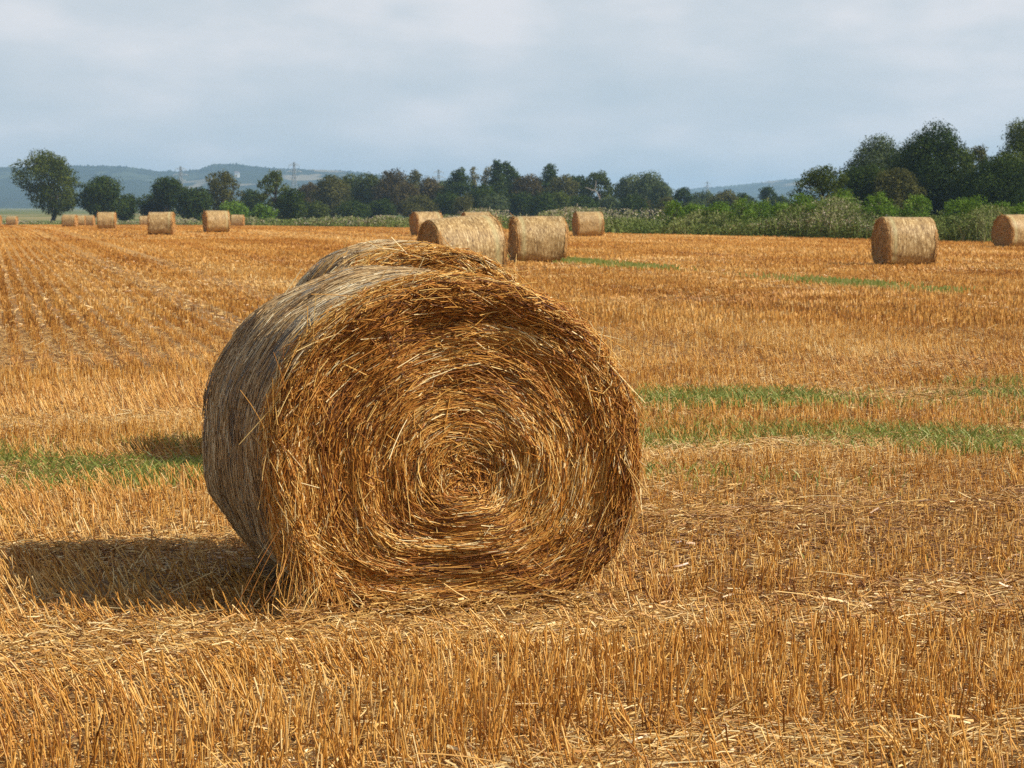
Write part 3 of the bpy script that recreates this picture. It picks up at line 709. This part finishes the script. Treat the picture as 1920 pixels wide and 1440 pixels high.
FIELD_TREES = 'trees standing along the field edge on the left'
WOOD = 'trees of the wood across the middle'
RIGHT = 'tall trees on the right'
LOW = 'low bushes in front of the wood'
T = [
 # label, name, px, d, top, width, style, leaf, group, bot, cover
 ('big spreading oak on the far left with sky showing through its crown', 'oak_tree', 98, 420, 283, 136, 'oak', 'leaf_oak', FIELD_TREES, .09, 2.6),
 ('dark rounded tree leaning against the right side of the big oak', 'broadleaf_tree', 192, 415, 328, 92, 'round', 'leaf_dark', FIELD_TREES, .04, 3),
 ('small low dark tree at the right foot of the rounded dark tree', 'broadleaf_tree', 238, 430, 364, 52, 'bush', 'leaf_dark', FIELD_TREES, .0, 3),
 ('mushroom topped dark tree left of the olive tree', 'broadleaf_tree', 316, 420, 330, 62, 'round', 'leaf_dark', FIELD_TREES, .35, 2.6),
 ('low dark thicket at the foot of the mushroom topped tree', 'broadleaf_tree', 300, 425, 360, 66, 'bush', 'leaf_dark', FIELD_TREES, 0, 3),
 ('low dark broad tree between the mushroom topped tree and the olive tree', 'broadleaf_tree', 368, 410, 350, 72, 'bush', 'leaf_dark', FIELD_TREES, 0, 3),
 ('olive coloured domed tree with twiggy right side', 'broadleaf_tree', 420, 420, 319, 82, 'oak', 'leaf_olive', FIELD_TREES, .08, 2.6),
 ('upright dark green tree with a thin left limb at the wood\'s left end', 'broadleaf_tree', 518, 380, 316, 62, 'oak', 'leaf_oak', FIELD_TREES, .05, 3),
 ('dark low tree below the upright tree, its crown reaching right', 'broadleaf_tree', 545, 375, 350, 60, 'bush', 'leaf_dark', FIELD_TREES, 0, 3),
 ('bluish dark tree behind the olive tree and the upright tree', 'broadleaf_tree', 474, 470, 352, 50, 'bush', 'leaf_dark', FIELD_TREES, 0, 3),
 ('bright green bush in front of the olive tree', 'bush', 436, 345, 378, 58, 'bush', 'leaf_bright', None, 0, 2.2),
 ('bright green bush at the left foot of the upright tree', 'bush', 492, 320, 383, 44, 'bush', 'leaf_bright', None, 0, 2.2),
 ('brownish tree at the left end of the wood', 'broadleaf_tree', 578, 500, 338, 50, 'round', 'leaf_brown', WOOD, .05, 3),
 ('pale olive tree with a visible pale stem near the wood\'s left end', 'broadleaf_tree', 622, 480, 330, 64, 'round', 'leaf_olive', WOOD, .05, 2.8),
 ('dark pointed tree behind the pale olive tree', 'broadleaf_tree', 621, 530, 323, 44, 'round', 'leaf_dark', WOOD, 0, 3),
 ('green tree right behind the pale olive tree', 'broadleaf_tree', 654, 520, 322, 50, 'round', 'leaf_oak', WOOD, 0, 3),
 ('wide dark green tree left of the tall brown tree', 'broadleaf_tree', 694, 505, 324, 66, 'round', 'leaf_oak', WOOD, 0, 3),
 ('tall brown tinted tree in the left half of the wood', 'broadleaf_tree', 736, 500, 318, 62, 'round', 'leaf_brown', WOOD, .03, 3),
 ('olive tree with a high top right of the tall brown tree', 'broadleaf_tree', 778, 515, 317, 52, 'oak', 'leaf_olive', WOOD, 0, 3),
 ('reddish brown tree under the high olive tree', 'broadleaf_tree', 762, 470, 340, 44, 'round', 'leaf_brown', WOOD, .05, 2.6),
 ('brown grey tree left of the dark fir', 'broadleaf_tree', 806, 500, 326, 50, 'round', 'leaf_brown', WOOD, 0, 3),
 ('low green tree between the brown grey tree and the dark fir', 'broadleaf_tree', 835, 530, 330, 46, 'round', 'leaf_grey', WOOD, 0, 3),
 ('dark broad fir left of the two pale poplars', 'fir_tree', 862, 480, 316, 54, 'conifer', 'leaf_dark', WOOD, .02, 3.2),
 ('slim pale poplar, left one of the two', 'poplar_tree', 887, 490, 311, 15, 'poplar', 'leaf_pale', WOOD, .1, 2.6),
 ('wider pale poplar, right one of the two', 'poplar_tree', 908, 492, 312, 24, 'poplar', 'leaf_pale', WOOD, .1, 2.2),
 ('tallest dark fir of the wood, right of the pale poplars', 'fir_tree', 930, 480, 302, 40, 'conifer', 'leaf_dark', WOOD, 0, 3.2),
 ('dark green fir joined to the tallest fir on its right', 'fir_tree', 952, 485, 305, 56, 'conifer', 'leaf_dark', WOOD, 0, 3.2),
 ('brownish rounded tree right of the twin firs', 'broadleaf_tree', 992, 480, 322, 56, 'round', 'leaf_brown', WOOD, 0, 3),
 ('pointed dark tree near the middle of the wood\'s right half', 'fir_tree', 1029, 490, 309, 46, 'conifer', 'leaf_dark', WOOD, 0, 3.2),
 ('dull olive rounded tree right of the pointed dark tree', 'broadleaf_tree', 1058, 475, 319, 54, 'round', 'leaf_olive', WOOD, 0, 3),
 ('dark tree between the dull olive tree and the tree above the dead snag', 'broadleaf_tree', 1086, 490, 321, 44, 'round', 'leaf_dark', WOOD, 0, 3),
 ('green and brown tree spreading above the dead snag', 'broadleaf_tree', 1121, 480, 319, 62, 'oak', 'leaf_oak', WOOD, .1, 3),
 ('grey green bushy tree right of the dead snag', 'broadleaf_tree', 1178, 470, 326, 52, 'round', 'leaf_grey', WOOD, 0, 3),
 ('large grey green domed tree near the right end of the wood', 'broadleaf_tree', 1212, 465, 321, 72, 'round', 'leaf_grey', WOOD, 0, 3),
 ('grey green tree sloping down at the right end of the wood', 'broadleaf_tree', 1240, 455, 334, 48, 'round', 'leaf_grey', WOOD, 0, 3),
 ('small dark dome just beyond the right end of the wood', 'broadleaf_tree', 1281, 500, 349, 38, 'round', 'leaf_dark', WOOD, 0, 3),
 ('far olive round tree before the foot of the right hand hill', 'broadleaf_tree', 1358, 430, 356, 60, 'round', 'leaf_olive', None, 0, 3),
 ('far grey tree left of the olive one before the right hand hill', 'broadleaf_tree', 1318, 520, 360, 56, 'round', 'leaf_grey', None, 0, 3),
 ('far dark round tree at the right of the olive one, below the hill', 'broadleaf_tree', 1392, 440, 360, 46, 'round', 'leaf_dark', None, 0, 3),
 ('little flat topped tree outlined against the right hand hill', 'pine_tree', 1438, 520, 350, 32, 'sparse', 'leaf_dark', None, .45, 3),
 ('low dark tree under the flat topped tree', 'broadleaf_tree', 1460, 480, 368, 52, 'bush', 'leaf_dark', None, 0, 3),
 ('small light green tree at the left of the tall dark group', 'broadleaf_tree', 1543, 190, 312, 84, 'oak', 'leaf_oak', RIGHT, .12, 2.6),
 ('silvery topped tree at the left of the tall dark group', 'broadleaf_tree', 1645, 235, 248, 92, 'round', 'leaf_grey', RIGHT, .1, 3),
 ('low blackish tree below the silvery topped tree', 'broadleaf_tree', 1622, 215, 302, 92, 'round', 'leaf_dark', RIGHT, .0, 3),
 ('brown tinged thicket below and right of the silvery topped tree', 'broadleaf_tree', 1682, 212, 308, 74, 'round', 'leaf_olive', RIGHT, .0, 3),
 ('tallest dark domed tree in the middle of the right hand group', 'broadleaf_tree', 1744, 220, 226, 122, 'round', 'leaf_dark', RIGHT, .02, 3.2),
 ('dark bushy tree behind the tallest dome, filling its left flank', 'broadleaf_tree', 1698, 238, 252, 62, 'round', 'leaf_dark', RIGHT, .0, 3),
 ('thin twiggy tree right of the tallest dome', 'broadleaf_tree', 1828, 225, 266, 72, 'sparse', 'leaf_olive', RIGHT, .05, 3),
 ('dark low tree under the twiggy tree', 'broadleaf_tree', 1830, 215, 318, 92, 'round', 'leaf_dark', RIGHT, .0, 3),
 ('wide dark tree near the right edge, below the tall ragged tree', 'broadleaf_tree', 1880, 205, 284, 110, 'round', 'leaf_dark', RIGHT, .0, 3),
 ('tall ragged tree cut off by the right edge of the picture', 'broadleaf_tree', 1932, 212, 204, 116, 'round', 'leaf_oak', RIGHT, .02, 2.8),
]
for i, (lab, nm, px, d, top, w, st, lf, gp, bt, cv) in enumerate(T):
    tree(nm, lab, 'bush' if nm == 'bush' else 'tree', px, d, top, w, st, lf, i, gp, bt, cv)

lowb = [
 (595, 378, 46, 'leaf_oak', 'low green bush below the brownish left end of the wood'),
 (660, 376, 60, 'leaf_dark', 'low dark bush right of the pale stemmed tree'),
 (715, 372, 62, 'leaf_dark', 'low dark bush below the tall brown tree'),
 (785, 368, 66, 'leaf_olive', 'low olive bush below the reddish brown tree'),
 (838, 362, 64, 'leaf_dark', 'dark rounded bush below the broad left fir'),
 (868, 364, 44, 'leaf_olive', 'olive bush between the broad fir and the pale poplars'),
 (925, 364, 58, 'leaf_grey', 'pale grey green dome below the tallest fir'),
 (905, 345, 60, 'leaf_dark', 'dark mound just under the pale poplars'),
 (975, 362, 62, 'leaf_dark', 'dark domed bush below the twin firs'),
 (1015, 360, 56, 'leaf_dark', 'dark domed bush left of the long bush'),
 (1045, 358, 60, 'leaf_oak', 'long green domed bush under the pointed dark tree'),
 (1090, 364, 56, 'leaf_dark', 'dark bush at the left foot of the dead snag'),
 (1142, 366, 46, 'leaf_grey', 'grey green bush at the right foot of the dead snag'),
 (1185, 364, 54, 'leaf_dark', 'dark bush below the large domed tree'),
 (1205, 370, 36, 'leaf_brown', 'brown bush at the foot of the large domed tree'),
 (1250, 366, 46, 'leaf_olive', 'olive bush at the right end of the wood'),
 (1300, 374, 50, 'leaf_grey', 'low grey green bush beyond the wood\'s right end'),
 (1345, 376, 46, 'leaf_dark', 'low dark bush under the far olive tree'),
 (1400, 374, 56, 'leaf_grey', 'low grey green bush at the foot of the hill on the right'),
]
for i, (px, top, w, lf, lab) in enumerate(lowb):
    tree('bush', lab, 'bush', px, 420 + (i * 37) % 30 - (40 if px > 1240 else 0), top, w, 'bush', lf, 200 + i, LOW, 0, 2.8)

SH = 'bright young shrubs in the weedy bank'
shr = [
 (1262, 372, 30, 'thin pale green shrub at the left start of the shrub row'),
 (1300, 381, 44, 'low green shrub right of the thin pale one'),
 (1345, 378, 40, 'green shrub below the far olive tree'),
 (1390, 366, 34, 'upright bright shrub left of the hill gap'),
 (1425, 376, 44, 'broad green shrub below the flat topped tree'),
 (1462, 371, 32, 'slim shrub in the gap right of the flat topped tree'),
 (1500, 357, 36, 'tall shrub touching the left side of the small light green tree'),
 (1535, 374, 50, 'wide leafy shrub below the small light green tree'),
 (1577, 352, 40, 'tall ragged shrub between the small tree and the dark group'),
 (1612, 384, 46, 'low shrub behind the left end of the lone right bale'),
 (1645, 357, 40, 'tall pointed shrub above the left end of the lone right bale'),
 (1668, 380, 38, 'low shrub above the middle of the lone right bale'),
 (1718, 362, 44, 'round headed shrub above the right end of the lone right bale'),
 (1800, 368, 46, 'bright shrub left of the tall ragged one, below the twiggy tree'),
 (1826, 364, 38, 'tall bright shrub below the twiggy tree'),
 (1858, 378, 36, 'low bright shrub above the cut off right bale'),
 (1882, 375, 40, 'leafy shrub left of the right edge, above the last bale'),
 (1915, 378, 40, 'shrub at the right edge above the last bale'),
]
for i, (px, top, w, lab) in enumerate(shr):
    d = float(np.interp(px, EP[:, 0], EP[:, 1])) + 3 + (i * 5) % 7
    tree('shrub', lab, 'shrub', px, d, top, w, ('oak', 'sparse', 'bush')[i % 3], 'leaf_bright', 300 + i, SH, .02, 1.5, .9)

# dead snag: pale forked branch
root = empty('dead_tree', (gx(1124, 455), 455, float(G(455)))); tag(root, 'bare pale dead tree forking in front of the dark wood', 'dead tree')
k = 455 / FPX; zof = lambda y: HC + (387 - y) * k - float(G(455))
def limb(pts, r): 
    P = np.array([((x - 1124) * k, 0, zof(y)) for x, y in pts]); t = np.linspace(1, .45, len(P)); m = MB()
    tubes(m, P[None], (r * t)[None], [.6], 6, ref=np.array([0, 1., 0.])); return m
limb([(1124, 400), (1125, 385), (1124, 372), (1120, 363), (1114, 356)], .15).build('trunk', M['dead_wood'], root)
limb([(1114, 357), (1116, 350), (1117, 342), (1116, 339)], .09).build('branch', M['dead_wood'], root)
limb([(1115, 358), (1108, 356), (1102, 353), (1097, 352)], .10).build('branch', M['dead_wood'], root)

# ------------------------------------------------------------------ pylons
def pylon(px, d, top, label):
    g = float(G(d)); H = HC + (YH - top) * d / FPX - g
    root = empty('electricity_pylon', (gx(px, d), d, g), .5); tag(root, label, 'pylon', 'electricity pylons on the skyline')
    m = MB(); w = lambda z: 3.2 * (1 - z / H) ** 1.4 + .45
    zs = np.linspace(0, H, 9); segs = []
    for a, b in zip(zs[:-1], zs[1:]):
        ca = [(sx * w(a), sy * w(a), a) for sx, sy in ((1,1),(1,-1),(-1,-1),(-1,1))]; cb = [(sx * w(b), sy * w(b), b) for sx, sy in ((1,1),(1,-1),(-1,-1),(-1,1))]
        for i in range(4):
            segs += [(ca[i], cb[i]), (ca[i], cb[(i + 1) % 4]), (ca[(i + 1) % 4], cb[i])]
    bars(m, segs, .12); m.build('lattice_tower', M['steel'], root)
    for f, l in ((.93, 4.2), (.80, 6.0), (.67, 4.8)):
        z = f * H; mm = MB(); s = []
        for q in (-1, 1):
            s += [((0, .4, z), (q * l, 0, z)), ((0, -.4, z), (q * l, 0, z)), ((0, 0, z + 1.6), (q * l, 0, z)), ((q * l, 0, z), (q * l, 0, z - 1.6)), ((q * l * .5, .2, z), (q * l * .5, 0, z + .8))]
        bars(mm, s, .18); mm.build('cross_arm', M['steel'], root)
pylon(341, 1800, 312, 'faint pylon rising above the gap between the mushroom topped and the olive tree')
pylon(553, 1750, 304, 'tall faint pylon on the skyline right of the upright dark green tree')
pylon(823, 1900, 318, 'pylon tip just showing over the wood, left of the dark fir')
pylon(1325, 3000, 340, 'tiny pylon in front of the right hand hill')

# ------------------------------------------------------------------ hills
def hills(name, prof, x0, x1, d0, d1, seed, rough):
    px = np.arange(x0, x1, 2.0); n1 = Noise(seed, 40, .9, 1); n2 = Noise(seed + 1, 40, .018, 2)
    v = np.linspace(0, 1, 46)
    Pp, V = np.meshgrid(px, v, indexing='ij')
    y = np.interp(px, [p[0] for p in prof], [p[1] for p in prof]) + 1.0
    top = HC + (YH - y) * d1 / FPX
    D = d0 + (d1 - d0) * V
    rise = V ** 1.35
    und = 1 + .10 * n2(Pp, V * 260) * (V * (1 - V)) * 4
    Z = -12 + (top[:, None] + 12) * rise * und + rough * np.abs(n1(px))[:, None] * (V > .97) * .6
    Xw = (Pp - 960) / FPX * D
    bk = np.stack([Xw[:, -1] * 1.12, D[:, -1] + 700, Z[:, -1] * 0 - 20], -1)[:, None]
    mb = MB(); grid(mb, np.concatenate([np.stack([Xw, D, Z], -1), bk], 1)[:, ::-1]); o = mb.build(name, M['hill']); return tag(o, kind='structure')
hills('hills', [(-600, 322), (-200, 316), (0, 314), (60, 313), (140, 311), (235, 312), (280, 318), (300, 322), (322, 320), (335, 322), (375, 318), (402, 309), (430, 307), (470, 311), (520, 316), (580, 318), (640, 320), (672, 323), (760, 335), (900, 350), (1050, 372), (1150, 388)], -640, 1160, 3300, 5200, 5, 3)
hills('hills', [(1200, 388), (1260, 366), (1300, 353), (1350, 350), (1400, 345), (1450, 339), (1500, 334), (1600, 326), (1750, 322), (2000, 326), (2500, 345)], 1200, 2500, 4200, 6600, 15, 3)

# farmhouse on the hillside
d = 4700; hx = gx(453, d); hz = HC + (387 - 326.5) * d / FPX
root = empty('farmhouse', (hx, d - 60, hz - 4)); tag(root, 'tiny white house on the hillside above the olive tree', 'house')
m = MB(); box(m, (-4.5, -4, -8), (4.5, 4, 5)); m.build('wall', M['white_wall'], root, False)
m = MB(); m.add([(-4.8,-4.4,5.01),(4.8,-4.4,5.01),(4.8,0,8.2),(-4.8,0,8.2),(-4.8,4.4,5.01),(4.8,4.4,5.01)], [(0,1,2,3),(3,2,5,4),(0,3,4,4),(1,5,2,2)], .5); m.build('roof', M['slate'], root, False)

# ------------------------------------------------------------------ haze
m = Mat('haze_air')
pv = m.n('ShaderNodeVolumePrincipled'); pv.inputs['Color'].default_value = (.46, .70, 1, 1); pv.inputs['Density'].default_value = .00014; pv.inputs['Anisotropy'].default_value = .2
m.link(pv.outputs[0], m.out.inputs['Volume'])
mb = MB(); box(mb, (-9500, -80, -45), (9500, 9600, 116)); o = mb.build('haze', m.m, smooth=False); tag(o, kind='stuff')

# ------------------------------------------------------------------ light, sky, camera
EL, AZ = R_(41.5), R_(-14)          # sun: to the right, a little behind the viewer's side
sd = np.array([cos(EL) * cos(AZ), cos(EL) * sin(AZ), sin(EL)])
li = bpy.data.lights.new('sun', 'SUN'); li.energy = 5.0; li.angle = R_(.5); li.color = (1, .93, .82)
so = bpy.data.objects.new('sun', li); COL.objects.link(so)
from mathutils import Vector
so.rotation_euler = Vector(sd).to_track_quat('Z', 'Y').to_euler(); so.location = (30, -10, 40)

w = bpy.data.worlds.new('World'); S.world = w; w.use_nodes = True
nt = w.node_tree; nt.nodes.clear()
class WM(Mat):
    def __init__(self): self.t = nt
W_ = WM(); out = W_.n('ShaderNodeOutputWorld'); bg = W_.n('ShaderNodeBackground')
sky = W_.n('ShaderNodeTexSky'); sky.sky_type = 'NISHITA'; sky.sun_disc = False; sky.sun_elevation = EL; sky.sun_rotation = pi / 2 - AZ
sky.dust_density = 2.0
gen = W_.n('ShaderNodeTexCoord').outputs['Generated']
sp = W_.n('ShaderNodeSeparateXYZ'); W_.link(gen, sp.inputs[0])
c1 = W_.noise(W_.mapping(gen, (8, 8, 30), loc=(3.1, 1.7, .4)), 1, 6, .5)
c2 = W_.noise(W_.mapping(gen, (19, 19, 44), loc=(7.1, 2.7, 5.4)), 1, 5, .5)
cf = W_.math('ADD', W_.math('MULTIPLY', c1, .6), W_.math('MULTIPLY', c2, .4))
cloud = W_.ramp(cf, [(.36, (5.3, 6.02, 6.6)), (.5, (6.1, 6.58, 7.05)), (.62, (7.3, 7.4, 7.7))])
el = W_.ramp(sp.outputs[2], [(0, (.86, .95, .98)), (.03, (.95, .98, 1.0)), (.09, (1.03, 1.02, 1.02))])
cloud = W_.mix(1.0, cloud, el, 'MULTIPLY')
fac = W_.ramp(sp.outputs[2], [(0, (1, 1, 1)), (.12, (.9, .9, .9)), (.35, (.4, .4, .4)), (1, (.2, .2, .2))])
W_.link(W_.mix(fac, sky.outputs[0], cloud), bg.inputs[0]); bg.inputs[1].default_value = .1
W_.link(bg.outputs[0], out.inputs[0])

cam = bpy.data.cameras.new('camera'); co = bpy.data.objects.new('camera', cam); COL.objects.link(co)
co.location = (0, 0, HC); co.rotation_euler = (pi / 2 - PITCH, 0, 0)
cam.sensor_width = 36; cam.lens = FPX / 1920 * 36; cam.clip_start = .1; cam.clip_end = 30000
cam.dof.use_dof = True; cam.dof.focus_distance = 9.4; cam.dof.aperture_fstop = 14
S.camera = co

S.view_settings.view_transform = 'Standard'; S.view_settings.look = 'None'; S.view_settings.exposure = .14; S.view_settings.gamma = 1
S.render.engine = 'CYCLES'
S.cycles.max_bounces = 5; S.cycles.diffuse_bounces = 3; S.cycles.glossy_bounces = 2; S.cycles.transmission_bounces = 2
S.cycles.volume_bounces = 1; S.cycles.caustics_reflective = False; S.cycles.caustics_refractive = False
S.cycles.use_adaptive_sampling = False; S.cycles.use_denoising = False; S.cycles.denoiser = 'OPENIMAGEDENOISE'
